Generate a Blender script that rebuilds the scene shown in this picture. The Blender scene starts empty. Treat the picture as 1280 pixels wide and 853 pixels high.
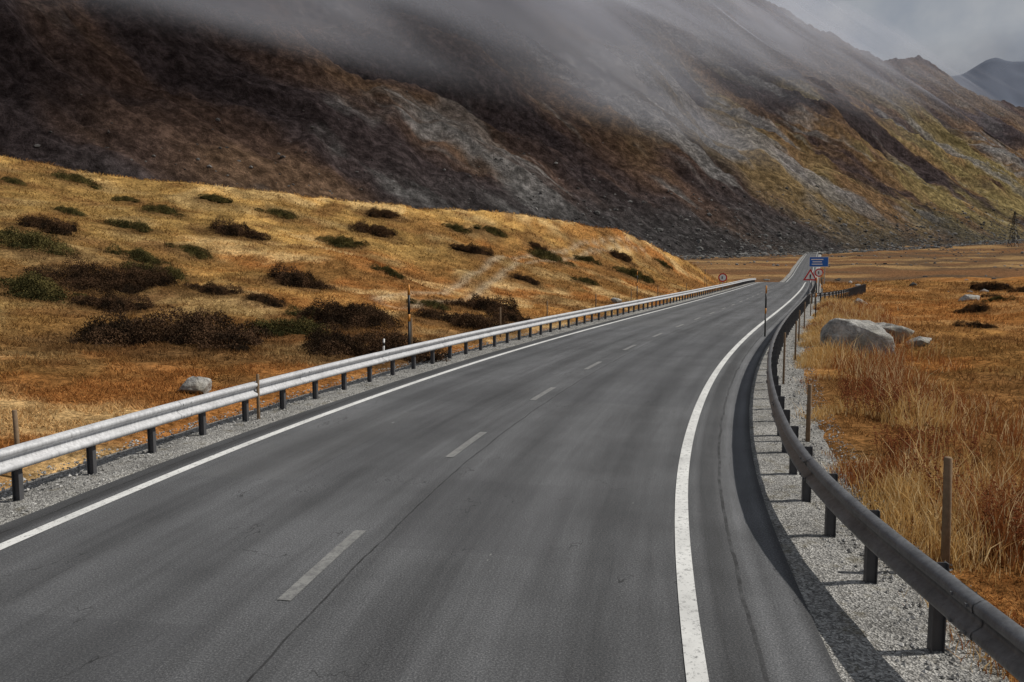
import bpy, numpy as np, math, bmesh
from mathutils import Vector
rng=np.random.default_rng(7)
R=math.radians
scene=bpy.context.scene
# ---------------- noise ----------------
def _h(ix,iy,seed):
    n=(ix.astype(np.int64)*374761393+iy.astype(np.int64)*668265263+seed*1442695041)&0xffffffff
    n=((n^(n>>13))*1274126177)&0xffffffff
    n=(n^(n>>16))&0xffffffff
    return n/4294967295.0
def vn(x,y,seed=0):
    x=np.asarray(x,float);y=np.asarray(y,float)
    ix=np.floor(x);iy=np.floor(y);fx=x-ix;fy=y-iy
    fx=fx*fx*fx*(fx*(fx*6-15)+10);fy=fy*fy*fy*(fy*(fy*6-15)+10)
    a=_h(ix,iy,seed);b=_h(ix+1,iy,seed);c=_h(ix,iy+1,seed);d=_h(ix+1,iy+1,seed)
    return (a+(b-a)*fx)*(1-fy)+(c+(d-c)*fx)*fy
def fbm(x,y,o=4,seed=0):
    s=0;a=.5;t=0
    for i in range(o):
        s=s+a*vn(x*2**i+i*17.3,y*2**i-i*9.1,seed+i);t+=a;a*=.5
    return s/t
def ridged(x,y,o=4,seed=0):
    s=0;a=.5;t=0
    for i in range(o):
        s=s+a*(1-abs(2*vn(x*2**i+i*11.3,y*2**i+i*5.1,seed+i)-1));t+=a;a*=.5
    return s/t
def sm(x,a,b):
    t=np.clip((x-a)/(b-a),0,1);return t*t*(3-2*t)
def mixc(a,b,f):
    f=np.asarray(f)[...,None];return a*(1-f)+b*f
# ---------------- road alignment ----------------
_Yd=np.arange(-80,2000,.25)
_sl=np.interp(_Yd,[-80,-40,-10,0,5.5,10,14,20,27,34,45,70,120,200,400,1000],[-.9,-.35,0.0,.1,.15,.2,.27,.32,.365,.39,.408,.395,.375,.38,.385,.39])
_sl=np.convolve(np.pad(_sl,8,mode='edge'),np.ones(17)/17,mode='valid')
_C=np.cumsum(_sl)*.25;_C=_C-np.interp(14,_Yd,_C)-.5
_zd=np.arange(-4000,6000,2.)
_zb=np.interp(_zd,[-4000,0,130,155,185,230,310,400,700,1000,1500,3500,6000],[0,0,0,-.5,-1.6,-3.2,-1.6,2.6,15,33,50,90,120])
_zb=np.convolve(np.pad(_zb,7,mode='edge'),np.ones(15)/15,mode='valid')
def C(y): return np.interp(y,_Yd,_C)
def SL(y): return np.interp(y,_Yd,_sl)
def zb(y): return np.interp(y,_zd,_zb)
def road_pt(y,s):
    a=np.arctan(SL(y));return C(y)+s*np.cos(a), y-s*np.sin(a)
def S_of(x,y):
    y2=y
    for _ in range(2):
        s=(x-C(y2))*np.cos(np.arctan(SL(y2)))
        s=np.clip(s,-25,25)
        y2=y+s*np.sin(np.arctan(SL(y2)))
    return (x-C(y2))*np.cos(np.arctan(SL(y2)))+(y-y2)*np.sin(-np.arctan(SL(y2)))
# shrub positions on the terrain: x, y, radius scale, kind (0 dark heath, 1 green juniper, 2 large dark)
SHR=[(-17.9,51.6,2.3,0),(-24.6,41.4,1.8,0),(-17.6,32.9,2.8,2),(-15.4,30.2,1.5,0),(-11,24,3.5,2),(-8.1,28.4,1.7,1),(-10.9,40.4,2.1,0),(-11.1,35.1,1.1,0),(-10.7,63.2,2.3,0),(-3.2,64.8,1.9,0),(3.7,73.6,2.3,1),(7.5,79.8,1.6,1),(12.2,78.6,2.3,1),(-18.1,44.5,1.3,1),(-19,40.3,1.6,1),(-27.4,49.5,1.1,1),(-23.5,54.1,1.5,1),(-22.7,47.2,1.6,1),(-12.2,57.1,1.9,1),(-6.1,31.1,2.9,2),(-4.4,24.6,2.7,2),(-1.7,42.7,2.3,0),(1.2,59.9,1.4,0),(-1.8,35,2.0,0),(0,39.7,1.6,0),(-4.3,40.9,1.2,1),(-18.6,30,2.1,1),(-22.4,36.3,2.2,1),(-31.6,58.2,1.9,1),(-17,37.5,1.9,1),(-5.1,74.2,1.5,1),(-18,60.8,1.6,1),(-11.2,70.9,1.8,0),(-33.5,54,1.,1),(-27.1,56.5,1.,1),(2.3,77,1.4,0),(-22.4,60.5,1.2,1),(-2.1,76.4,1.7,1),(12.1,86.8,1.8,0),(29.2,50,1.4,0),(63,103,3.2,0),(56,86,2.4,0),(22.9,39,1.0,0),(-3.5,36.5,1.6,0),(-8.5,34,1.3,1),(-13.5,35.5,1.4,0),(47,78,1.6,0),(38,62,1.2,1),(18,95,1.4,1),(6,66,1.2,1),(-7.6,49,1.2,1)]
TRK=np.array([(-6,40),(-3.7,47),(-2.3,57),(0,68),(4.6,78),(9,88),(15,97)],float)
# ---------------- terrain ----------------
RP=np.array([(-400,-20,40),(-200,20,26),(-120,35,20),(-70,50,14.5),(-38,60,10.8),(-25,65,9.0),(-9.6,80,8.6),(4,90,8.2),(15,100,6.6),(24,110,3.4),(32,125,.5)],float)
def hill(x,y,s):
    best=np.full(x.shape,1e9);H=np.zeros(x.shape);sg=np.ones(x.shape)
    for a,b in zip(RP[:-1],RP[1:]):
        dx,dy=b[0]-a[0],b[1]-a[1];L=dx*dx+dy*dy
        t=np.clip(((x-a[0])*dx+(y-a[1])*dy)/L,0,1)
        px=a[0]+t*dx;py=a[1]+t*dy;d=np.hypot(x-px,y-py)
        cr=dx*(y-a[1])-dy*(x-a[0])
        m=d<best
        best=np.where(m,d,best);H=np.where(m,a[2]+(b[2]-a[2])*t,H);sg=np.where(m,np.sign(cr),sg)
    dr=np.maximum(0,-s-6.5)
    w=dr/(dr+best+1e-6)
    near=H*w**1.25
    far=H*np.exp(-(best/28)**2)
    return np.where(sg<0,near,far)
def ground(x,y):
    x=np.asarray(x,float);y=np.asarray(y,float)
    s=S_of(x,y);a=abs(s)
    z=zb(y)+0
    z=z+np.where(s<0,hill(x,y,s),0)
    off=sm(a,7,16)
    z=z+off*((fbm(x/14,y/14,3,3)-.5)*1.7+(fbm(x/3.2,y/3.2,3,5)-.5)*.5)+sm(a,6,9)*(fbm(x/.9,y/.9,2,8)-.5)*.18
    z=z+sm(a,40,160)*(fbm(x/70,y/70,3,9)-.5)*5*sm(y,60,200)
    z=z-np.where(s>0,.22*sm(a,6.5,10)*(1-sm(a,14,30)),0)
    z=z+np.where(s>0,sm(a,12,26)*(fbm(x/18+4,y/18,2,12)-.42)*2.2,0)
    drop=np.where(y>130,.6,.25)
    z=z-drop*(1-sm(a,5.0,6.3))
    return z
# ---------------- mesh utils ----------------
def mk(name,V,F,mat=None,cols=None,uv=None,smooth=True,link=True):
    me=bpy.data.meshes.new(name)
    V=np.asarray(V,np.float32).reshape(-1,3);F=np.asarray(F,np.int32)
    n,k=F.shape
    me.vertices.add(len(V));me.vertices.foreach_set("co",V.ravel())
    me.loops.add(n*k);me.loops.foreach_set("vertex_index",F.ravel())
    me.polygons.add(n);me.polygons.foreach_set("loop_start",np.arange(0,n*k,k,dtype=np.int32))
    me.update(calc_edges=True)
    me.polygons.foreach_set("use_smooth",np.full(n,smooth,dtype=bool))
    if cols is not None:
        c=np.ones((len(V),4),np.float32);c[:,:3]=np.asarray(cols).reshape(-1,3)
        at=me.color_attributes.new("Col",'FLOAT_COLOR','POINT');at.data.foreach_set("color",c.ravel())
    if uv is not None:
        u=me.uv_layers.new(name="UVMap");u.data.foreach_set("uv",np.asarray(uv,np.float32).reshape(-1,2)[F.ravel()].ravel())
    if mat: me.materials.append(mat)
    me.update()
    ob=bpy.data.objects.new(name,me)
    if link: scene.collection.objects.link(ob)
    return ob
def gridF(n,m):
    i=np.arange(n*m).reshape(n,m)
    return np.stack([i[:-1,:-1],i[1:,:-1],i[1:,1:],i[:-1,1:]],-1).reshape(-1,4)
class MB:
    def __init__(s): s.V=[];s.F=[];s.M=[];s.n=0
    def add(s,V,F,m=0):
        V=np.asarray(V,float).reshape(-1,3)
        s.V.append(V)
        for f in F: s.F.append([i+s.n for i in f]);s.M.append(m)
        s.n+=len(V)
    def box(s,c,sz,m=0,ang=0):
        x,y,z=[q/2 for q in sz]
        P=np.array([(a*x,b*y,d*z) for a in(-1,1) for b in(-1,1) for d in(-1,1)])
        ca,sa=math.cos(ang),math.sin(ang)
        P=np.stack([P[:,0]*ca-P[:,1]*sa,P[:,0]*sa+P[:,1]*ca,P[:,2]],1)+np.array(c)
        s.add(P,[(0,1,3,2),(4,6,7,5),(0,4,5,1),(2,3,7,6),(0,2,6,4),(1,5,7,3)],m)
    def tube(s,rings,m=0,k=10):
        P=[];F=[]
        for (x,y,z,r) in rings:
            for j in range(k):
                a=2*math.pi*j/k;P.append((x+r*math.cos(a),y+r*math.sin(a),z))
        for i in range(len(rings)-1):
            for j in range(k):
                F.append((i*k+j,i*k+(j+1)%k,(i+1)*k+(j+1)%k,(i+1)*k+j))
        F.append(tuple(range(k))[::-1]);F.append(tuple((len(rings)-1)*k+j for j in range(k)))
        s.add(P,F,m)
    def obj(s,name,mats,smooth=False):
        me=bpy.data.meshes.new(name)
        me.from_pydata(np.concatenate(s.V).tolist(),[],s.F)
        for m in mats: me.materials.append(m)
        me.polygons.foreach_set("material_index",np.array(s.M,np.int32))
        if smooth: me.polygons.foreach_set("use_smooth",np.ones(len(s.F),bool))
        me.update()
        o=bpy.data.objects.new(name,me);scene.collection.objects.link(o);return o
# ---------------- node utils ----------------
class NT:
    def __init__(s,name,diff=False):
        s.m=bpy.data.materials.new(name);s.m.use_nodes=True;s.t=s.m.node_tree;s.b=s.t.nodes["Principled BSDF"];s.out=s.t.nodes["Material Output"]
        s.diff=diff
        if diff:
            s.t.nodes.remove(s.b);s.b=s.t.nodes.new("ShaderNodeBsdfDiffuse");s.t.links.new(s.b.outputs[0],s.out.inputs[0])
    def n(s,ty,**k):
        o=s.t.nodes.new(ty)
        for a,v in k.items():
            setattr(o,a,v)
        return o
    def l(s,a,b): s.t.links.new(a,b)
    def setin(s,node,key,v):
        if isinstance(v,bpy.types.NodeSocket): s.l(v,node.inputs[key])
        else: node.inputs[key].default_value=v
    def coord(s,which="Object",scale=(1,1,1)):
        if which=="UV":
            tc=s.n("ShaderNodeUVMap");o=tc.outputs[0]
        else:
            tc=s.n("ShaderNodeTexCoord");o=tc.outputs[which]
        if scale==(1,1,1): return o
        mp=s.n("ShaderNodeMapping");s.l(o,mp.inputs[0]);mp.inputs[3].default_value=scale
        return mp.outputs[0]
    def noise(s,vec,scale,detail=4,rough=.55):
        t=s.n("ShaderNodeTexNoise");s.l(vec,t.inputs["Vector"]);t.inputs["Scale"].default_value=scale;t.inputs["Detail"].default_value=detail;t.inputs["Roughness"].default_value=rough
        return t.outputs[0]
    def ramp(s,f,pts):
        r=s.n("ShaderNodeValToRGB");s.l(f,r.inputs[0])
        e=r.color_ramp.elements
        while len(e)<len(pts): e.new(.5)
        for i,(p,c) in enumerate(pts):
            e[i].position=p
            e[i].color=(c,c,c,1) if not hasattr(c,'__len__') else (*c,1)
        return r.outputs[0]
    def mix(s,f,a,b,mode='MIX'):
        m=s.n("ShaderNodeMix",data_type='RGBA',blend_type=mode)
        for k,v in ((0,f),(6,a),(7,b)):
            if isinstance(v,bpy.types.NodeSocket): s.l(v,m.inputs[k])
            else: m.inputs[k].default_value=v if k==0 else (*v,1) if len(v)==3 else v
        return m.outputs[2]
    def math(s,op,a,b=0):
        m=s.n("ShaderNodeMath",operation=op)
        for k,v in ((0,a),(1,b)):
            if isinstance(v,bpy.types.NodeSocket): s.l(v,m.inputs[k])
            else: m.inputs[k].default_value=v
        return m.outputs[0]
    def bump(s,h,st=.5,dist=.05):
        b=s.n("ShaderNodeBump");b.inputs["Strength"].default_value=st;b.inputs["Distance"].default_value=dist
        s.l(h,b.inputs["Height"]);s.l(b.outputs[0],s.b.inputs["Normal"])
    def col(s,c):
        s.setin(s.b,"Color" if s.diff else "Base Color",c if isinstance(c,bpy.types.NodeSocket) else (*c,1))
    def rough(s,r,spec=.3):
        if s.diff: return
        s.setin(s.b,"Roughness",r);s.b.inputs["Specular IOR Level"].default_value=spec
def simple(name,c,rough=.7,metal=0,var=.25,scale=8,bump=.2):
    N=NT(name);v=N.coord();f=N.noise(v,scale,3)
    N.col(N.mix(f,tuple(q*(1-var) for q in c),tuple(min(1,q*(1+var)) for q in c)))
    N.rough(rough);N.b.inputs["Metallic"].default_value=metal
    if bump: N.bump(f,bump,.01)
    return N.m
def attr(N):
    a=N.n("ShaderNodeAttribute",attribute_name="Col");return a.outputs[0]
N=NT("meadow_ground",True);v=N.coord()
g1=N.noise(v,7,5,.78);g2=N.noise(v,.9,4,.65)
c=N.mix(1,attr(N),N.ramp(g1,[(.34,.28),(.5,.95),(.66,1.7)]),'MULTIPLY')
c=N.mix(1,c,N.ramp(g2,[(.32,.58),(.68,1.35)]),'MULTIPLY')
N.col(c);N.bump(g1,.9,.14);M_ground=N.m
N=NT("mountain_rock_grass",True);v=N.coord()
g1=N.noise(v,.16,6,.78)
uv2=N.coord("UV",(1,.25,1));g3=N.noise(uv2,.045,5,.72)
c=N.mix(1,attr(N),N.ramp(g1,[(.37,.42),(.5,.9),(.64,1.9)]),'MULTIPLY')
c=N.mix(1,c,N.ramp(g3,[(.32,.62),(.5,1.),(.68,1.45)]),'MULTIPLY')
N.col(c);N.bump(g1,.8,4.5);M_mount=N.m
def AR(y):
    Y_=np.concatenate([np.arange(-30,160,.4),np.arange(160,1000,3.)])
    return float(np.interp(y,Y_,np.cumsum(np.sqrt(1+SL(Y_)**2)*np.gradient(Y_))))
# asphalt
N=NT("asphalt");uvv=N.coord("UV");sep=N.n("ShaderNodeSeparateXYZ");N.l(uvv,sep.inputs[0]);U=sep.outputs[0];Vc_=sep.outputs[1]
fine=N.noise(uvv,55,4,.85);long_=N.noise(N.coord("UV",(1,.05,1)),1.9,4,.65);big=N.noise(uvv,.4,4,.65)
c=N.ramp(fine,[(.34,(.038,.039,.042)),(.5,(.072,.074,.078)),(.66,(.165,.165,.168))])
c=N.mix(1,c,N.ramp(long_,[(.32,.72),(.5,1),(.68,1.28)]),'MULTIPLY')
c=N.mix(1,c,N.ramp(big,[(.32,.80),(.68,1.2)]),'MULTIPLY')
wob=N.math('MULTIPLY',N.math('SUBTRACT',N.noise(N.coord("UV",(.001,1,1)),.9,3),.5),.10)
wob2=N.math('MULTIPLY',N.math('SUBTRACT',N.noise(uvv,2.2,4,.7),.5),.5)
def line(pos,w,dark,a=.2,b=.9):
    global c
    d=N.math('ABSOLUTE',N.math('SUBTRACT',N.math('ADD',U,wob),pos))
    f=N.math('LESS_THAN',d,w)
    f=N.math('MULTIPLY',f,N.ramp(N.noise(uvv,3.1,3,.7),[(.35,a),(.6,b)]))
    c=N.mix(f,c,dark)
def patch(u0,u1,y0,y1,col,st):
    global c
    Uw=N.math('ADD',U,N.math('MULTIPLY',wob2,.08));Vw=N.math('ADD',Vc_,N.math('MULTIPLY',wob2,.15))
    a=N.math('MULTIPLY',N.math('GREATER_THAN',Uw,u0),N.math('LESS_THAN',Uw,u1))
    b=N.math('MULTIPLY',N.math('GREATER_THAN',Vw,AR(y0)),N.math('LESS_THAN',Vw,AR(y1)))
    c=N.mix(N.math('MULTIPLY',N.math('MULTIPLY',a,b),st),c,col)
patch(.36,3.35,17.5,34,(.055,.057,.062),.30);patch(-3.3,-1.75,10.5,15.5,(.12,.12,.12),.18);patch(.36,2.2,8.3,11.0,(.05,.05,.054),.22)
patch(-3.4,.3,38,60,(.11,.11,.11),.25);patch(-3.45,-.4,3,6.3,(.04,.041,.045),.22);patch(1.9,3.4,46,70,(.11,.11,.115),.25)
# wandering cracks
ck=N.math('ABSOLUTE',N.math('SUBTRACT',N.noise(N.coord("UV",(1,.45,1)),.55,5,.6),.5))
c=N.mix(N.math('MULTIPLY',N.math('LESS_THAN',ck,.0016),N.ramp(N.noise(uvv,.8,3,.6),[(.5,0),(.62,.75)])),c,(.02,.02,.021))
line(.34,.011,(.02,.02,.021),.45,1);line(-2.45,.006,(.03,.03,.031),0,.7);line(4.05,.02,(.022,.022,.023));line(-3.95,.015,(.025,.025,.025))
c=N.mix(N.ramp(N.noise(N.coord("UV",(1,.4,1)),5.5,3,.75),[(.72,0),(.75,.5)]),c,(.3,.3,.29))
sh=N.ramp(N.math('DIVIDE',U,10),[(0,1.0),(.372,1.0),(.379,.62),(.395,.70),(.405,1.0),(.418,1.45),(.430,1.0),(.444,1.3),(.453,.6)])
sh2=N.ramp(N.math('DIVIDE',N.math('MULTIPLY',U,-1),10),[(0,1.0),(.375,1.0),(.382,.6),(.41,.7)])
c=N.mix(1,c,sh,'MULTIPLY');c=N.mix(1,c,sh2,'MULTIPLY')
wear=N.math('ABSOLUTE',N.math('SUBTRACT',N.math('ABSOLUTE',N.math('SUBTRACT',N.math('ABSOLUTE',U),1.8)),.8))
c=N.mix(1,c,N.ramp(wear,[(0,.80),(.4,1.10)]),'MULTIPLY')
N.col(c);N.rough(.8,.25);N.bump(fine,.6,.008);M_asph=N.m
def paint(name,hi,lo):
    N=NT(name);v=N.coord();f=N.noise(v,14,5,.75);g=N.noise(v,60,3,.7)
    f2=N.ramp(N.math('ADD',N.math('MULTIPLY',f,.6),N.math('MULTIPLY',g,.4)),[(lo,0),(lo+.12,1)])
    cc=N.mix(N.ramp(N.noise(v,1.1,4,.6),[(.3,0),(.7,1)]),tuple(q*.72 for q in hi),hi)
    N.col(N.mix(f2,(.13,.13,.13),cc));N.rough(.6);return N.m
M_white=paint("road_paint_white",(.72,.72,.70),.36);M_worn=paint("road_paint_worn",(.25,.25,.24),.43)
N=NT("gravel");v=N.coord();vo=N.n("ShaderNodeTexVoronoi");N.l(v,vo.inputs[0]);vo.inputs["Scale"].default_value=55
cc=N.n("ShaderNodeSeparateColor");N.l(vo.outputs["Color"],cc.inputs[0])
c=N.ramp(cc.outputs[0],[(0,(.12,.117,.11)),(.5,(.27,.263,.25)),(1,(.52,.51,.48))])
c=N.mix(1,c,N.ramp(N.noise(v,1.3,5,.65),[(.3,.55),(.7,1.2)]),'MULTIPLY')
c=N.mix(N.ramp(N.noise(v,2.6,4,.7),[(.54,0),(.66,.65)]),c,(.10,.085,.05))
N.col(c);N.rough(.9,.1);N.bump(vo.outputs["Distance"],.9,.02);M_gravel=N.m
def galv(name,lo,hi,metal,ro):
    N=NT(name);v=N.coord();f=N.noise(v,3,4,.7);g=N.noise(N.coord("Object",(1,1,.12)),25,3,.7)
    N.col(N.mix(1,N.ramp(f,[(.3,(lo,lo*1.01,lo*1.04)),(.7,(hi,hi*1.01,hi*1.04))]),N.ramp(g,[(.3,.66),(.6,1)]),'MULTIPLY'))
    N.b.inputs["Metallic"].default_value=metal;N.rough(ro,.4);return N.m
M_rail=galv("galvanised_steel",.44,.60,.15,.5);M_rail_shade=galv("shaded_galvanised_steel",.12,.22,.35,.42)  # right rails: shade on their road face painted in as darker steel
M_post=simple("weathered_steel",(.09,.09,.095),.6,.4)
M_wood=simple("stake_wood",(.19,.13,.08),.9,0,.4,20,.5)
M_black=simple("black_paint",(.02,.02,.02),.5);M_orange=simple("orange_paint",(.55,.22,.03),.5);M_pw=simple("white_plastic",(.75,.75,.73),.5,0,.08)
M_red=simple("sign_red",(.55,.03,.03),.5,0,.1);M_blue=simple("sign_blue",(.02,.13,.48),.5,0,.1);M_grey=simple("sign_back",(.35,.36,.37),.5,.3)
N=NT("granite",True);v=N.coord();f=N.noise(v,3,6,.75);g=N.noise(v,.8,4,.6)
c=N.ramp(f,[(.34,(.12,.117,.11)),(.5,(.34,.33,.31)),(.66,(.58,.57,.54))]);c=N.mix(N.ramp(g,[(.50,0),(.66,.6)]),c,(.15,.13,.08))
N.col(c);N.bump(f,1,.12);M_rock=N.m
N=NT("dry_grass",True);N.col(attr(N));t=N.n("ShaderNodeBsdfTranslucent");N.l(attr(N),t.inputs[0]);mx=N.n("ShaderNodeMixShader");mx.inputs[0].default_value=.3
N.l(N.b.outputs[0],mx.inputs[1]);N.l(t.outputs[0],mx.inputs[2]);N.l(mx.outputs[0],N.out.inputs[0]);M_grass=N.m
N=NT("shrub_leaf",True);N.col(attr(N));M_leaf=N.m
# ---------------- ground sheet ----------------
def gcol(x,y):
    s=S_of(x,y)
    gold=np.array([.50,.30,.098]);rust=np.array([.31,.135,.042]);pale=np.array([.64,.46,.22]);olive=np.array([.15,.095,.035])
    brn=np.array([.18,.085,.032])
    n1=fbm(x/9,y/9,4,21);n2=fbm(x/3,y/3,4,31);n3=fbm(x/25,y/25,3,41);n4=fbm(x/2.2,y/2.2,3,45)
    d=np.maximum(-s,0)
    c=mixc(rust,gold,np.where(s<0,sm(d+(n1-.5)*40,10,32),sm(n1,.47,.68)*.35+.03))
    c=mixc(c,pale,sm(n2,.50,.70)*.6*np.where(s<0,1,.35))
    c=mixc(c,olive,sm(n3+(n4-.5)*.5,.54,.68)*.6)
    c=mixc(c,brn,np.where(s>0,sm(n1+(n4-.5)*.6,.47,.68)*.75,sm(n4+(n1-.5)*.4,.56,.70)*.6))
    near=(y<130)&(y>0)
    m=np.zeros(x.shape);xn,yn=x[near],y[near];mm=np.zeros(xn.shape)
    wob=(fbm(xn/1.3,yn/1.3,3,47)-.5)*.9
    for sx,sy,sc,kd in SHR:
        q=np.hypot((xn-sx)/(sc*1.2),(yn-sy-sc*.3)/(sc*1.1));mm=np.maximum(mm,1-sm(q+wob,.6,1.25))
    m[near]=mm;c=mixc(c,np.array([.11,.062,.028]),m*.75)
    tb=np.full(xn.shape,99.)
    for a,b in zip(TRK[:-1],TRK[1:]):
        dd=b-a;t=np.clip(((xn-a[0])*dd[0]+(yn-a[1])*dd[1])/(dd@dd),0,1);tb=np.minimum(tb,np.hypot(xn-a[0]-t*dd[0],yn-a[1]-t*dd[1]))
    m[near]=np.exp(-((tb-.75+wob*.4)/.3)**2);c=mixc(c,np.array([.48,.40,.28]),m*.45)
    far=sm(y,130,230)
    vb=mixc(np.array([.17,.09,.045]),np.array([.11,.072,.045]),sm(fbm(x/60,y/25,4,51),.35,.65))
    vb=mixc(vb,np.array([.32,.20,.09]),sm(fbm(x/110,y/22,4,61),.54,.66)*.8)
    return mixc(c,vb,far)
n=360;k=6.9
ii=np.linspace(-1,1,2*n+1);ax=8*np.sinh(ii*k)
X,Y=np.meshgrid(ax,ax+4,indexing='ij')
Z=ground(X,Y)
dfoot0=(X+300)*-.676+(Y-150)*.737
Z=np.where(dfoot0>80,Z-8,Z)
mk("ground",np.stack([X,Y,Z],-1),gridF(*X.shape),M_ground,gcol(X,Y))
# ---------------- road ----------------
Ys=np.concatenate([np.arange(-30,160,.4),np.arange(160,1000,3.)])
arc=np.cumsum(np.sqrt(1+SL(Ys)**2)*np.gradient(Ys))
def strip(ss,zz,ysel=None):
    yy=Ys if ysel is None else ysel
    ar=arc if ysel is None else np.interp(yy,Ys,arc)
    ss=np.array(ss,float);zz=np.array(zz,float)
    a=np.arctan(SL(yy))
    x=C(yy)[:,None]+ss[None]*np.cos(a)[:,None];y=yy[:,None]-ss[None]*np.sin(a)[:,None]
    z=zb(yy)[:,None]+zz[None]+0*x
    uv=np.stack([ss[None]+0*x,ar[:,None]+0*x],-1)
    return x,y,z,uv
def mkstrip(name,ss,zz,mat,ysel=None):
    x,y,z,uv=strip(ss,zz,ysel)
    F=gridF(*x.shape)[:,::-1]
    return mk(name,np.stack([x,y,z],-1),F,mat,uv=uv)
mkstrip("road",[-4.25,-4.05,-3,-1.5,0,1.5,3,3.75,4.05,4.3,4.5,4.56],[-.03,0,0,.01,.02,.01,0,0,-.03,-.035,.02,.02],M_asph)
mkstrip("edge_line",[-3.68,-3.52],[.006,.006],M_white)
mkstrip("edge_line",[3.46,3.62],[.008,.008],M_white)
Vd=[];Fd=[];nd=0
y0a=np.interp(7.79,Ys,arc);ys_of=lambda a:np.interp(a,arc,Ys)
for j in range(-4,70):
    a0=y0a+j*5.4-.95;yy=ys_of(np.linspace(a0,a0+1.9,6))
    x,y,z,_=strip([-.065,.065],[.027,.027],yy)
    Vd.append(np.stack([x,y,z],-1).reshape(-1,3));Fd.append(gridF(*x.shape)[:,::-1]+nd);nd+=x.size
mk("centre_line",np.concatenate(Vd),np.concatenate(Fd),M_worn)
def shoulder(sgn,ss,zz):
    x,y,z,uv=strip(np.array(ss)*sgn,zz,None)
    z=z+(fbm(x/.25,y/.25,3,77)-.5)*.05*sm(np.array(ss),ss[0]+.02,ss[0]+.2)[None]
    F=gridF(*x.shape);F=F[:,::-1] if sgn>0 else F
    mk("gravel_shoulder",np.stack([x,y,z],-1),F,M_gravel)
shoulder(1,[4.555,4.7,4.9,5.1,5.3,5.5,5.7,5.9,6.2,6.6],[.0,.0,-.0,-.01,-.02,-.03,-.05,-.08,-.2,-.6])
shoulder(-1,[4.2,4.35,4.5,4.7,4.9,5.1,5.3,5.6,5.9,6.4],[-.035,-.02,-.02,-.02,-.03,-.04,-.05,-.1,-.2,-.6])
N=NT("stone_chips",True);N.col(attr(N));M_chip=N.m
def stones(name,N_,mat):
    yy=3+42*rng.random(N_)**1.4;sg=rng.choice([-1,1],N_);so=np.where(sg>0,rng.uniform(4.6,6.2,N_),-rng.uniform(4.3,5.7,N_))
    x,y=road_pt(yy,so);r=.006+.024*rng.random(N_)**3
    base=np.array([(1,0,0),(-1,0,0),(0,1,0),(0,-1,0),(0,0,.8),(0,0,-.8)],float)
    F=np.array([(0,2,4),(2,1,4),(1,3,4),(3,0,4),(2,0,5),(1,2,5),(3,1,5),(0,3,5)])
    ang=rng.uniform(0,6.28,N_);B=base[None]*rng.uniform(.6,1.3,(N_,6,1))
    bx=B[...,0]*np.cos(ang)[:,None]-B[...,1]*np.sin(ang)[:,None];by=B[...,0]*np.sin(ang)[:,None]+B[...,1]*np.cos(ang)[:,None]
    V=np.stack([x[:,None]+bx*r[:,None],y[:,None]+by*r[:,None],(zb(y)-.015)[:,None]+B[...,2]*r[:,None]],-1)
    FF=(F[None]+6*np.arange(N_)[:,None,None]).reshape(-1,3)
    g=rng.uniform(.14,.48,(N_,1,1))*np.array([1,.98,.94]);cols=np.broadcast_to(g,(N_,6,3))
    mk(name,V.reshape(-1,3),FF,mat,cols,smooth=False)
stones("gravel",26000,M_chip)
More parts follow.
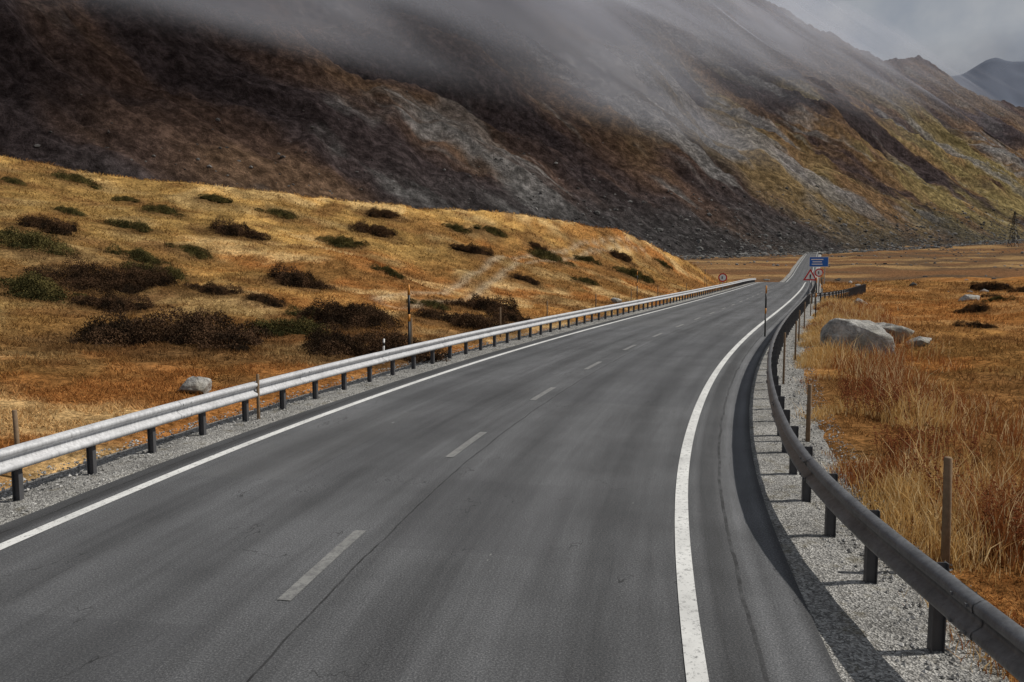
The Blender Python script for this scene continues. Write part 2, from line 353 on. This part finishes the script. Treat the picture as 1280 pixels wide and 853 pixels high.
# ---------------- guardrails ----------------
PROF=[(0,.405),(.025,.41),(.075,.44),(.082,.465),(.075,.495),(.012,.535),(.006,.565),(.012,.595),(.075,.635),(.082,.665),(.075,.69),(.025,.72),(0,.725)]
def rail(path,side,name="guardrail",spacing=1.333,phase=0,mat=None):
    P=np.array(path,float);seg=np.hypot(*(P[1:]-P[:-1]).T);L=np.concatenate([[0],np.cumsum(seg)])
    def at(t):
        return np.stack([np.interp(t,L,P[:,0]),np.interp(t,L,P[:,1])],-1)
    def frame(t):
        p=at(t);q=at(t+.05)-at(t-.05);q/=np.linalg.norm(q,axis=-1,keepdims=True)
        nrm=np.stack([q[...,1],-q[...,0]],-1)*(-side)
        return p,nrm,q
    def sweep(t,extra=0):
        p,nr,_=frame(t);pr=np.array(PROF)
        back=pr[::-1]-np.array([.005,0]);loop=np.concatenate([pr+np.array([extra,0]),back])
        V=np.zeros((len(t),len(loop),3))
        V[:,:,0]=p[:,0,None]+nr[:,0,None]*loop[None,:,0];V[:,:,1]=p[:,1,None]+nr[:,1,None]*loop[None,:,0]
        V[:,:,2]=zb(p[:,1])[:,None]+loop[None,:,1]
        m=len(loop);F=[]
        for i in range(len(t)-1):
            for j in range(m): F.append((i*m+j,i*m+(j+1)%m,(i+1)*m+(j+1)%m,(i+1)*m+j))
        return V.reshape(-1,3),F
    b=MB();t=np.arange(.1,L[-1]-.1,.5);V,F=sweep(t);b.add(V,F)
    for tt in np.arange(1+phase,min(L[-1]-1,140),4.0):
        V,F=sweep(np.linspace(tt-.16,tt+.16,3),.007);b.add(V,F)
        p,nr,q=frame(np.array([tt]))
        for dt in(-.1,.1):
            for zz in(.465,.665):
                b.box((p[0,0]+nr[0,0]*.09+q[0,0]*dt,p[0,1]+nr[0,1]*.09+q[0,1]*dt,zb(p[0,1])+zz),(.022,.022,.022))
    o=b.obj(name,[mat],smooth=True)
    try: o.data.set_sharp_from_angle(angle=R(50))
    except Exception as e: pass
    pb=MB()
    for tt in np.arange(.3+phase,L[-1]-.2,spacing):
        p,nr,q=frame(np.array([tt]));p=p[0];nr=nr[0];q=q[0];ang=math.atan2(q[1],q[0]);z=float(zb(p[1]))
        c=p-nr*.085
        pb.box((c[0],c[1],z+.15),(.008,.09,1.08),0,ang)
        for sgn in(-1,1):
            cc=c+nr*.049*sgn;pb.box((cc[0],cc[1],z+.15),(.07,.008,1.078),0,ang)
        cc=p-nr*.022;pb.box((cc[0],cc[1],z+.565),(.06,.03,.14),0,ang)
    po=pb.obj("posts",[M_post]);po.parent=o
    return o
yl=np.arange(-12,140,.5)
rail(np.stack(road_pt(yl,-4.72),-1),-1,phase=.62,mat=M_rail)
yr=np.arange(-12,63,.5);pr=np.stack(road_pt(yr,4.98+.12*np.clip(9.8-yr,0,14)),-1)
pr=np.concatenate([pr,[(26.6,66.5),(30.5,73),(36,83.5),(41.5,94)]])
seg=np.hypot(*(pr[1:]-pr[:-1]).T);L=np.concatenate([[0],np.cumsum(seg)]);tt=np.arange(0,L[-1],.5)
ps=np.stack([np.interp(tt,L,pr[:,0]),np.interp(tt,L,pr[:,1])],-1)
kk=9;sm_=np.stack([np.convolve(np.pad(ps[:,i],kk//2,mode='edge'),np.ones(kk)/kk,mode='valid') for i in(0,1)],-1);sm_[:4]=ps[:4]
rail(sm_,1,phase=.25,mat=M_rail_shade)
yr2=np.arange(72,145,1.);rail(np.stack(road_pt(yr2,4.98),-1),1,mat=M_rail_shade)
# ---------------- poles ----------------
def G(x,y): return float(ground(np.array([x]),np.array([y]))[0])
def stake(x,y,h,r=.035,tilt=(0,0)):
    b=MB();z=G(x,y)
    b.tube([(x,y,z-.3,r),(x+tilt[0]*.5,y+tilt[1]*.5,z+h*.5,r*.97),(x+tilt[0],y+tilt[1],z+h-.01,r*.92),(x+tilt[0],y+tilt[1],z+h,r*.7)],0,12)
    return b.obj("wooden_stake",[M_wood],True)
def snowpole(x,y,h,r=.03):
    b=MB();z=G(x,y)
    hs=[-.3,h*.5,h*.5,h*.6,h*.6,h*.86,h*.86,h]
    for i,m in ((0,0),(2,1),(4,0),(6,1)):
        b.tube([(x,y,z+hs[i],r*(1 if i<6 else .95)),(x,y,z+hs[i+1],r*(1 if i<6 else .9))],m,10)
    return b.obj("snow_pole",[M_black,M_orange],True)
stake(4.32,7.72,1.12,.042,(-.02,.02));stake(5.07,13.5,1.12,.04,(.01,0));
stake(-7.1,11.3,1.0,.035,(-.02,0));stake(-4.95,15.4,1.12,.033,(.01,0))
stake(6.85,20,1.5,.028)
for y in (27,33,40,49,58,80,110): 
    x,yy=road_pt(float(y),5.6);stake(float(x),float(yy),1.35,.03)
snowpole(10.6,33.4,2.35,.035);snowpole(-3.3,25.6,2.35,.04)
for y in (48,66,90): 
    x,yy=road_pt(float(y),5.9);snowpole(float(x),float(yy),2.3,.035)
for y in (24,31,37,45,53,62,74,88,105):
    x,yy=road_pt(float(y),-6.0-.3*rng.random());stake(float(x),float(yy),1.15+.1*rng.random(),.033,(rng.normal()*.02,0))
for y in (60,95):
    x,yy=road_pt(float(y),-7.5);snowpole(float(x),float(yy),2.3,.035)
b=MB();x,y=-3.9,24.;z=G(x,y);b.tube([(x,y,z-.2,.03),(x+.04,y,z+.75,.03),(x+.04,y,z+.76,.02)],0,10);b.tube([(x+.03,y,z+.55,.032),(x+.035,y,z+.65,.032)],1,10);b.obj("marker_post",[M_pw,M_black],True)
# ---------------- signs ----------------
def disc(b,x,y,z,r,m,k=24,dy=0,tri=False,ang=0):
    n=3 if tri else k;P=[];th=.012
    ca,sa=math.cos(ang),math.sin(ang)
    for d in(0,th):
        for j in range(n):
            a=2*math.pi*j/n+math.pi/2
            lx=r*math.cos(a);ly=-dy-d
            P.append((x+lx*ca-ly*sa,y+lx*sa+ly*ca,z+r*math.sin(a)))
    F=[tuple(range(n)),tuple(range(n,2*n))[::-1]]+[(j,j+n,(j+1)%n+n,(j+1)%n) for j in range(n)]
    b.add(P,F,m)
def sign(name,x,y,zc,kind,r,ang=-.37):
    b=MB();z=G(x,y)
    b.tube([(x,y,z-.3,.035),(x,y,zc+r*.8,.035)],0,10)
    if kind=='tri':
        disc(b,x,y,zc,r,1,dy=.04,tri=True,ang=ang);disc(b,x,y,zc,r*.66,2,dy=.056,tri=True,ang=ang)
        b.box((x+.07*math.sin(ang),y-.075,zc+r*.05),(r*.16,.01,r*.42),3,ang)
        b.box((x+.07*math.sin(ang),y-.075,zc-r*.24),(r*.16,.01,r*.09),3,ang)
    elif kind=='round':
        disc(b,x,y,zc,r,1,dy=.04,ang=ang);disc(b,x,y,zc,r*.72,2,dy=.056,ang=ang)
        b.box((x-r*.18,y-.078,zc),(r*.2,.01,r*.62),3,ang);b.box((x+r*.2,y-.09,zc),(r*.24,.01,r*.62),3,ang)
    return b.obj(name,[M_grey,M_red,M_pw,M_black])
sign("warning_sign",24.9,67,1.95,'tri',.66)
sign("speed_limit_sign",26.2,68.5,2.25,'round',.36)
sign("speed_limit_sign",23.9,91,1.45,'round',.5)
b=MB();x,y=45.8,120.;z=G(x,y)
for dx in(-.85,.85): b.tube([(x+dx,y+.08-dx*.37,z-.3,.05),(x+dx,y+.08-dx*.37,4.0,.05)],0,10)
b.box((x,y,3.3),(2.7,.05,1.5),2,-.37);b.box((x-.012,y-.035,3.3),(2.58,.02,1.38),1,-.37)
for q,(w_,zz) in enumerate(((1.7,3.65),(1.3,3.3),(1.5,2.95))): b.box((x-.2-.03,y-.05+.07,zz),(w_,.02,.14),2,-.37)
b.obj("direction_sign",[M_grey,M_blue,M_pw])
# ---------------- rocks ----------------
def rock(x,y,sx,sy,sz,seed,name="boulder",rot=0,sink=.25):
    bm=bmesh.new();bmesh.ops.create_icosphere(bm,subdivisions=5,radius=1)
    V=np.array([v.co[:] for v in bm.verts])
    r=np.random.default_rng(seed)
    for _ in range(16):
        nn=r.normal(size=3);nn/=np.linalg.norm(nn);cut=r.uniform(.5,.82);pr=V@nn
        ex=np.maximum(pr-cut,0);V=V-ex[:,None]*nn*.96
    V*=1+.10*(fbm(V[:,0]*2.5+seed+V[:,2],V[:,1]*2.5+V[:,2]*1.3,5,seed)-.5)[:,None]*2
    for v,c in zip(bm.verts,V): v.co=(c[0]*sx,c[1]*sy,c[2]*sz)
    me=bpy.data.meshes.new(name);bm.to_mesh(me);bm.free();me.materials.append(M_rock)
    for p in me.polygons: p.use_smooth=True
    o=bpy.data.objects.new(name,me);scene.collection.objects.link(o)
    o.location=(x,y,G(x,y)+sz*(1-sink)*.6);o.rotation_euler=(0,0,rot);return o
rock(11.3,25.9,1.2,.95,1.05,3,rot=-.5);rock(15.2,32.2,1.2,.7,.62,5,rot=-.6);rock(15.4,30,.5,.38,.3,6);rock(13.4,30.2,.6,.5,.4,9)
rock(-7.2,18,.45,.32,.33,11,rot=.3);rock(7.6,58,.5,.4,.3,12);rock(26.5,61,.6,.5,.45,13);rock(17.6,38,.35,.3,.2,16);rock(-32,48,.7,.4,.35,17);rock(40,70,1.2,.8,.5,19);rock(29,44,.5,.4,.3,20)
# ---------------- shrubs ----------------
def shrub_mesh(seed,nl,dark,lighter,szm=1.,flat=1.):
    r=np.random.default_rng(seed);k=r.integers(9,14)
    cx=r.uniform(-.75,.75,k);cy=r.uniform(-.55,.55,k);rr=r.uniform(.16,.40,k);hh=r.uniform(.10,.27,k)*flat
    cx[0]=cy[0]=0;rr[0]=.45;hh[0]=.25*flat
    idx=r.choice(k,nl,p=rr**2/np.sum(rr**2));th=r.uniform(0,2*math.pi,nl);ph=np.arccos(r.uniform(0,1,nl));rad=r.uniform(.65,1.08,nl)**.7
    lob=1+.4*(vn(np.cos(th)*2.5+seed+idx*3,np.sin(th)*2.5+idx,seed)-.5)*2
    x=cx[idx]+rr[idx]*np.sin(ph)*np.cos(th)*rad*lob;y=cy[idx]+rr[idx]*np.sin(ph)*np.sin(th)*rad*lob;z=hh[idx]*np.cos(ph)*rad*(.55+.9*fbm(x*6,y*6,2,seed+5))
    sz=r.uniform(.014,.03,nl)*szm
    D=r.normal(size=(nl,3));D[:,2]=abs(D[:,2])+.3;D/=np.linalg.norm(D,axis=1,keepdims=True)
    T=np.cross(D,r.normal(size=(nl,3)));T/=np.linalg.norm(T,axis=1,keepdims=True)
    P=np.stack([x,y,z],-1);V=np.stack([P-T*sz[:,None]*.5,P+T*sz[:,None]*.5,P+D*sz[:,None]*1.5],1)
    F=np.arange(nl*3).reshape(-1,3)
    f=np.clip((fbm(x*4,y*4,3,seed+9)-.5)*2.6+.4+r.uniform(-.3,.3,nl),0,1)
    c=mixc(np.array(dark),np.array(lighter),f)  # leaf tone varies by noise between the two colours
    V=V.reshape(-1,3);cols=np.repeat(c,3,0)
    Vc=[];Fc=[];nn=len(V)
    for j in range(k):  # solid dark core domes added under the leaves to block light passing through
        a=np.linspace(0,2*math.pi,17)[:-1];e=np.linspace(0,math.pi/2,5)
        A,E=np.meshgrid(a,e);vx=cx[j]+rr[j]*.72*np.cos(A)*np.cos(E);vy=cy[j]+rr[j]*.72*np.sin(A)*np.cos(E);vz=hh[j]*.6*np.sin(E)-.06
        Vc.append(np.stack([vx,vy,vz],-1).reshape(-1,3))
        for q in range(4):
            for w in range(16):
                p=[nn+q*16+w,nn+q*16+(w+1)%16,nn+(q+1)*16+(w+1)%16,nn+(q+1)*16+w];Fc.append(p[:3]);Fc.append([p[0],p[2],p[3]])
        nn+=80
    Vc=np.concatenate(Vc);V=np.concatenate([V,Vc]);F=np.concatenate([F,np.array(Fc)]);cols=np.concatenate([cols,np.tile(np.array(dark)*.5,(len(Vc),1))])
    o=mk("shrub_src",V,F,M_leaf,cols,smooth=False,link=False);return o.data
D1,D2=(.026,.018,.012),(.105,.060,.034)
DK=[shrub_mesh(s,13000,D1,D2,.85,1.35) for s in (1,2,3)]
BIG=[shrub_mesh(s,42000,D1,D2,.5,1.05) for s in (11,12,13,14)]
GR=[shrub_mesh(s,12000,(.036,.034,.014),(.16,.13,.048),.85,1.1) for s in (4,5,6)]
for q,(x,y,sc,kd) in enumerate(SHR):
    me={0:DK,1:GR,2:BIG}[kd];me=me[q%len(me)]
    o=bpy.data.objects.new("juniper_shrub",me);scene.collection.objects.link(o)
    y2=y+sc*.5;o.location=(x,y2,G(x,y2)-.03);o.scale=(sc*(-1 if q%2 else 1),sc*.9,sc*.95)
    e=.8;gx=(G(x+e,y2)-G(x-e,y2))/(2*e);gy=(G(x,y2+e)-G(x,y2-e))/(2*e)
    o.rotation_euler=(math.atan(gy),-math.atan(gx),0)
# ---------------- grass ----------------
def blades(name,x,y,h,w,col,lean=.5,two=False):
    n=len(x);z=ground(x,y)-.02
    a=rng.uniform(0,2*math.pi,n);tx,ty=np.cos(a),np.sin(a)
    lx=rng.normal(size=n)*lean*h;ly=rng.normal(size=n)*lean*h
    b0=np.stack([x-tx*w,y-ty*w,z],-1);b1=np.stack([x+tx*w,y+ty*w,z],-1)
    tip=np.stack([x+lx,y+ly,z+h],-1)
    if two:
        m0=np.stack([x-tx*w*.8+lx*.35,y-ty*w*.8+ly*.35,z+h*.6],-1);m1=np.stack([x+tx*w*.8+lx*.35,y+ty*w*.8+ly*.35,z+h*.6],-1)
        V=np.stack([b0,b1,m1,m0,tip],1).reshape(-1,3);i=5*np.arange(n)[:,None]
        F=np.concatenate([i+np.array([0,1,2]),i+np.array([0,2,3]),i+np.array([3,2,4])]);cc=np.repeat(col,5,0)
    else:
        V=np.stack([b0,b1,tip],1).reshape(-1,3);F=np.arange(3*n).reshape(-1,3);cc=np.repeat(col,3,0)
    mk(name,V,F,M_grass,cc,smooth=False)
def tall(name,nc,k,hmin,hmax,smean,redbias,wid):
    cy=3+57*rng.random(nc)**1.5;cs=5.65+np.abs(rng.normal(size=nc))*smean
    dens=fbm(cy/1.6,cs/1.6,3,90);keep=(dens>.43);cy=cy[keep];cs=cs[keep];dens=dens[keep]
    yy=np.repeat(cy,k)+rng.normal(size=len(cy)*k)*.13;ss=np.repeat(cs,k)+rng.normal(size=len(cy)*k)*.13
    x,y=road_pt(yy,np.maximum(ss,5.5))
    hh=np.repeat(rng.uniform(hmin,hmax,len(cy))*(.5+.6*sm(cs,5.8,7))*(.45+1.1*sm(dens,.42,.62))*(1-.5*sm(cs,8.5,11)),k)*rng.uniform(.4,1.2,len(x))
    tone=np.repeat(fbm(cy/1.8,cs/1.5,3,95)-.12*sm(cs,6.2,8)*-1,k)+rng.normal(size=len(x))*.08
    col=mixc(np.array([.56,.36,.14]),np.array([.27,.10,.035]),sm(tone,.46-redbias,.62-redbias));col=mixc(col,np.array([.76,.60,.34]),(rng.random(len(x))<.22)*.8)
    blades(name,x,y,hh,rng.uniform(.6,1.2,len(x))*wid*(1+y/25),col,.32,True)
tall("tall_grass",4700,17,.22,.52,1.7,0.0,.0045)
n=900;cy=rng.uniform(6.5,20,n);cs=6.4+np.abs(rng.normal(size=n))*1.2;x,y=road_pt(cy,cs);kp=fbm(x/1.2,y/1.2,2,97)>.46;x=x[kp];y=y[kp];n=len(x);z=ground(x,y)
hh=rng.uniform(.35,.68,n);kx=46
u=rng.random((n,kx));rad=.05*(1.1-u)*2*rng.random((n,kx));aa=rng.uniform(0,6.28,(n,kx))
lean=rng.normal(size=(n,2))*.1
cx_=x[:,None]+lean[:,:1]*u+rad*np.cos(aa);cy_=y[:,None]+lean[:,1:]*u+rad*np.sin(aa);cz=z[:,None]+hh[:,None]*(.35+.65*u)
P=np.stack([cx_,cy_,cz],-1).reshape(-1,3);tr=P[:,None]+rng.normal(size=(len(P),3,3))*.011
g=np.array([.19,.065,.03])*rng.uniform(.5,1.7,(len(P),1,1))*np.ones((1,3,1))
st=np.stack([np.stack([x-.005,y,z],-1),np.stack([x+.005,y,z],-1),np.stack([x+lean[:,0],y+lean[:,1],z+hh],-1)],1)
VV=np.concatenate([tr.reshape(-1,3),st.reshape(-1,3)]);CC=np.concatenate([g.reshape(-1,3),np.tile([.14,.06,.03],(n*3,1))])
mk("dock_plants",VV,np.arange(len(VV)).reshape(-1,3),M_grass,CC,smooth=False)
def meadow(name,N_,side,r0,r1,s0,s1,hsc):
    r=np.exp(rng.uniform(np.log(r0),np.log(r1),N_*3));az=rng.uniform(-.75,.75,N_*3)
    x=r*np.sin(az);y=r*np.cos(az);s=S_of(x,y)*side
    m=(s>s0)&(s<s1);x=x[m];y=y[m];s=s[m];r=r[m]
    j=fbm(x/.6,y/.6,2,99)>.42;x=x[j][:N_];y=y[j][:N_];r=r[j][:N_];s=s[j][:N_]
    c=gcol(x,y)*rng.uniform(.6,1.5,len(x))[:,None]
    h=hsc*rng.uniform(.4,1.2,len(x))*(1+r/60)*sm(s,5.3,7.5)+.02
    blades(name,x,y,h,.006*(1+r/14),c,.7)
meadow("meadow_grass",150000,-1,8,120,5.3,70,.09)
meadow("meadow_grass",100000,1,6,150,6.0,90,.11)
# ---------------- mountain ----------------
F0=np.array([-300.,150.]);T=np.array([.737,.676]);Nn=np.array([-.676,.737])
su=np.linspace(0,1,1000);sv=-250+ (np.exp(su*2.3)-1)/(math.exp(2.3)-1)*5200
dv=np.concatenate([np.linspace(-70,0,14),np.linspace(2.5,900,330)])
S_,D_=np.meshgrid(sv,dv,indexing='ij')
def mount(S_,D_):
    X=F0[0]+T[0]*S_+Nn[0]*D_;Y=F0[1]+T[1]*S_+Nn[1]*D_
    wS=S_+.85*D_+(fbm(S_/210,D_/210,4,200)-.5)*170
    crest=522-42*np.exp(-((S_-1950)/420)**2)+ (fbm(S_/420,S_*0,2,210)-.5)*40
    dd=np.maximum(D_,0)
    cd=600+(fbm(S_/300,S_*0+3,2,220)-.5)*80
    prof=np.where(dd<cd,crest*(dd/cd)**1.12,crest-(dd-cd)*.5)
    gul=ridged(wS/230,D_/700,4,230);gul2=ridged(wS/60+D_/300,D_/170,5,240);bl=fbm(S_/130,D_/110,5,245)
    env=sm(dd,10,160)*(1-.72*sm(dd,380,560))
    z=np.minimum(zb(Y),45)+prof+env*((gul-.6)*50+(gul2-.6)*26+(bl-.5)*55)+sm(dd,0,60)*((fbm(S_/14,D_/14,4,250)-.5)*10)+np.where(D_<0,D_*.06,0)
    z=z+ (fbm(S_/9,D_/9,3,255)-.5)*3*sm(D_,-60,0)
    return X,Y,z,wS,gul,gul2,dd
X,Y,Z,wS,gul,gul2,dd=mount(S_,D_)
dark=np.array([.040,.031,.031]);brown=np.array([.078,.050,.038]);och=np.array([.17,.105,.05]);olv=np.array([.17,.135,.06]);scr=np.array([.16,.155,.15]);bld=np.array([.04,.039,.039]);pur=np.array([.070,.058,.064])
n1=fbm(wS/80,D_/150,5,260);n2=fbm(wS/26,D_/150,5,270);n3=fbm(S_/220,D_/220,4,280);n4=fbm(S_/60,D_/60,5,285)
right=sm(S_,450,1300)  # left flank kept darker: cloud shade partly painted into the albedo
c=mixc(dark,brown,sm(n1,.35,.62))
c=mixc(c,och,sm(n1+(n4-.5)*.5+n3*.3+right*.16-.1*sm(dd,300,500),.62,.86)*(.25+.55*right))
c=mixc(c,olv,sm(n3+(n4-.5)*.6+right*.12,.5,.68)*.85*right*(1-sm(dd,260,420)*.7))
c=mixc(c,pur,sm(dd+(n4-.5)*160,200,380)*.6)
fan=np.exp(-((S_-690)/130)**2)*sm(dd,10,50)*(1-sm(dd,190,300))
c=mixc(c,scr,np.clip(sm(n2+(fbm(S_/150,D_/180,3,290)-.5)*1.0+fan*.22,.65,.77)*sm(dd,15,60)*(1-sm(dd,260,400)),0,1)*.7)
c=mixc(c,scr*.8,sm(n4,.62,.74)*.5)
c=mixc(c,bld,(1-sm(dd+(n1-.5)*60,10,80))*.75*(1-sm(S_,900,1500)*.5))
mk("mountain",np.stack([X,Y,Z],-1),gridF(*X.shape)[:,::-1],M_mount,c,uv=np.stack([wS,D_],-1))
def many_rocks(name,X0,Y0,Z0,r,g0=.05,g1=.24):
    bm=bmesh.new();bmesh.ops.create_icosphere(bm,subdivisions=1,radius=1);B=np.array([v.co[:] for v in bm.verts]);Fq=np.array([[v.index for v in f.verts] for f in bm.faces]);bm.free()
    n=len(X0);V=B[None]*rng.uniform(.65,1.25,(n,len(B),1))*r[:,None,None]*np.stack([rng.uniform(.8,1.4,n),rng.uniform(.8,1.2,n),rng.uniform(.5,.9,n)],-1)[:,None]
    V=V+np.stack([X0,Y0,Z0],-1)[:,None]
    g=rng.uniform(g0,g1,(n,1,1))*np.array([1,.97,.93])
    mk(name,V.reshape(-1,3),(Fq[None]+len(B)*np.arange(n)[:,None,None]).reshape(-1,3),M_chip,np.broadcast_to(g,V.shape),smooth=False)
n=11000;s_=rng.uniform(200,1500,n);d_=np.abs(rng.normal(size=n))*48-40
X,Y,Z,*_=mount(s_,d_);Z=np.maximum(Z,ground(X,Y))
many_rocks("boulder_field",X,Y,Z,rng.uniform(.4,1.0,n)*(.75+1.6*rng.random(n)**7)*(.7+.5*sm(Y,250,600)),.05,.20)
n=2500;x=rng.uniform(60,700,n);y=rng.uniform(180,700,n);kp=fbm(x/60,y/40,3,71)>.5;x=x[kp];y=y[kp];kp=abs(S_of(x,y))>9;x=x[kp];y=y[kp];many_rocks("scattered_rocks",x,y,ground(x,y),rng.uniform(.25,1.1,len(x)))
n=46;x=rng.uniform(42,120,n);y=rng.uniform(85,150,n);kp=abs(S_of(x,y))>10;x=x[kp];y=y[kp];many_rocks("field_rocks",x,y,ground(x,y)+.05,rng.uniform(.15,.6,len(x)),.08,.4)
# distant mountain
xx=np.linspace(1500,9000,220);yy=np.linspace(5000,8000,120);X,Y=np.meshgrid(xx,yy,indexing='ij')
Z=(1-abs(Y-6300)/1400)*(1560+ (X-3800)*.22+ (fbm(X/700,Y*0,4,300)-.5)*250)+(ridged(X/500,Y/500,5,310)-.5)*160
M_far=simple("distant_rock",(.10,.12,.165),.95,0,.15,.004,0)  # aerial haze put into the rock's bluish colour
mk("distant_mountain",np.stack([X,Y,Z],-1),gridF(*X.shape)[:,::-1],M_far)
# ---------------- mist ----------------
def mistmat(scale,dens,colr):
    N=NT("mist",True);v=N.coord();nz=N.noise(v,scale,2.5,.5)
    al=N.math('MULTIPLY',attr(N),N.ramp(nz,[(.3,.35),(.68,1)]));al=N.math('MULTIPLY',al,dens)
    N.b.inputs[0].default_value=(*colr,1);t1=N.n("ShaderNodeBsdfTranslucent");t1.inputs[0].default_value=(*colr,1)
    m1=N.n("ShaderNodeMixShader");N.l(N.b.outputs[0],m1.inputs[1]);N.l(t1.outputs[0],m1.inputs[2]);m1.inputs[0].default_value=.4
    tr=N.n("ShaderNodeBsdfTransparent");m2=N.n("ShaderNodeMixShader");N.l(al,m2.inputs[0]);N.l(tr.outputs[0],m2.inputs[1]);N.l(m1.outputs[0],m2.inputs[2]);N.l(m2.outputs[0],N.out.inputs[0])
    return N.m
def mist(offset,seed,dens,zsh):
    s=np.linspace(0,3800,170);d=np.linspace(20,640,60);A,B=np.meshgrid(s,d,indexing='ij')
    X=F0[0]+T[0]*A+Nn[0]*B;Y=F0[1]+T[1]*A+Nn[1]*B
    Z=30+500*(B/600)**1.1+offset+(fbm(A/300,B/300,2,seed)-.5)*50
    zb0=48+np.maximum(A-450,0)*.20+zsh
    env=sm(Z-zb0+(fbm(A/220,B/170,5,seed+5)-.5)*240,-60,190)*sm(A,60,330)*(1-sm(A,3000,3700))*sm(B,20,80)*(1-sm(B,450,600)*sm(A,500,1000))*(1-sm(B,570,640))
    env=env*(.45+.55*sm(fbm(A/240,B/260,4,seed+9),.36,.60))*(1-.3*sm(A,1200,2000))
    mk("mist_cloud",np.stack([X,Y,Z],-1),gridF(*X.shape)[:,::-1],mistmat(.005,dens,(.54,.555,.62)),np.repeat(env[...,None],3,-1))
mist(40,400,.68,0);mist(75,420,.62,0);mist(110,440,.55,10)
# bank of cloud hanging in the side valley in front of the far peaks
xx=np.linspace(1900,6200,90);zz=np.linspace(-50,1500,50);A,B=np.meshgrid(xx,zz,indexing='ij')
Yc=4300+300*np.sin(A/900)+B*.25
env=sm(A,1900,2500)*(1-sm(B+(fbm(A/500,B/300,4,520)-.5)*500,950,1400))*(1-sm(A,5600,6200))
mk("mist_cloud",np.stack([A,Yc,B],-1),gridF(*A.shape),mistmat(.0012,.72,(.42,.45,.52)),np.repeat(env[...,None],3,-1))
# ---------------- pylon ----------------
px_,py_=.622*760,760.;z=G(px_,py_);b=MB();H=34
def bar(p,q,t=.3):
    p=np.array(p,float);q=np.array(q,float);d=q-p;L=np.linalg.norm(d);d/=L;u=np.cross(d,(0,0,1.));
    if np.linalg.norm(u)<.01:u=np.array([1.,0,0])
    u/=np.linalg.norm(u);w=np.cross(d,u);P=[e+u*a*t/2+w*c_*t/2 for e in(p,q) for a,c_ in((-1,-1),(1,-1),(1,1),(-1,1))]
    b.add(P,[(0,1,2,3)[::-1],(4,5,6,7)]+[(j,(j+1)%4,(j+1)%4+4,j+4) for j in range(4)])
def lv(h): w=2.9*(1-h/H)+.4;return [(px_+a*w,py_+c_*w,z+h) for a,c_ in((-1,-1),(1,-1),(1,1),(-1,1))]
hs=[-1,6,12,17,22,26,30,34]
for h0,h1 in zip(hs[:-1],hs[1:]):
    A,B=lv(h0),lv(h1)
    for j in range(4): bar(A[j],B[j]);bar(A[j],B[(j+1)%4],.2);bar(B[j],B[(j+1)%4],.2)
for hz,wd in((23,5),(27,4),(31,3)):
    bar((px_-wd,py_,z+hz),(px_+wd,py_,z+hz),.3);bar((px_-wd,py_,z+hz),(px_,py_,z+hz+2),.2);bar((px_+wd,py_,z+hz),(px_,py_,z+hz+2),.2)
b.obj("power_pylon",[M_black])
# ---------------- light, world, camera ----------------
sd=Vector((1,.16,1.02)).normalized()
L=bpy.data.lights.new("sun",'SUN');L.energy=4.1;L.angle=R(.5);L.color=(1,.95,.87)
o=bpy.data.objects.new("sun",L);scene.collection.objects.link(o);o.rotation_euler=sd.to_track_quat('Z','Y').to_euler();o.location=(50,0,50)
w=bpy.data.worlds.new("World");scene.world=w;w.use_nodes=True;nt=w.node_tree;bg=nt.nodes["Background"];bg.inputs[1].default_value=.08
sky=nt.nodes.new("ShaderNodeTexSky");sky.sky_type='NISHITA';sky.sun_disc=False;sky.sun_elevation=math.asin(sd.z);sky.sun_rotation=math.atan2(sd.x,sd.y);sky.altitude=2000
tc=nt.nodes.new("ShaderNodeTexCoord");nz=nt.nodes.new("ShaderNodeTexNoise");nt.links.new(tc.outputs["Generated"],nz.inputs["Vector"]);nz.inputs["Scale"].default_value=7;nz.inputs["Detail"].default_value=5
rp=nt.nodes.new("ShaderNodeValToRGB");nt.links.new(nz.outputs[0],rp.inputs[0]);rp.color_ramp.elements[0].position=.3;rp.color_ramp.elements[0].color=(.8,.8,.8,1);rp.color_ramp.elements[1].position=.6
rc=nt.nodes.new("ShaderNodeValToRGB");nt.links.new(nz.outputs[0],rc.inputs[0]);rc.color_ramp.elements[0].position=.38;rc.color_ramp.elements[0].color=(.58,.62,.68,1);rc.color_ramp.elements[1].position=.62;rc.color_ramp.elements[1].color=(1,1,1,1)
sc=nt.nodes.new("ShaderNodeMix");sc.data_type='RGBA';sc.blend_type='MULTIPLY';sc.inputs[0].default_value=1;nt.links.new(rc.outputs[0],sc.inputs[6]);sc.inputs[7].default_value=(4.7,4.9,5.2,1)
mx=nt.nodes.new("ShaderNodeMix");mx.data_type='RGBA';nt.links.new(rp.outputs[0],mx.inputs[0]);nt.links.new(sky.outputs[0],mx.inputs[6]);nt.links.new(sc.outputs[2],mx.inputs[7]);nt.links.new(mx.outputs[2],bg.inputs[0])
cam=bpy.data.cameras.new("camera");co=bpy.data.objects.new("camera",cam);scene.collection.objects.link(co);scene.camera=co
co.location=(0,0,3);co.rotation_euler=(R(90-5.51),0,0);cam.sensor_width=36;cam.lens=28.125;cam.clip_end=20000;cam.clip_start=.05
scene.view_settings.view_transform='Standard';scene.view_settings.look='None';scene.view_settings.exposure=0
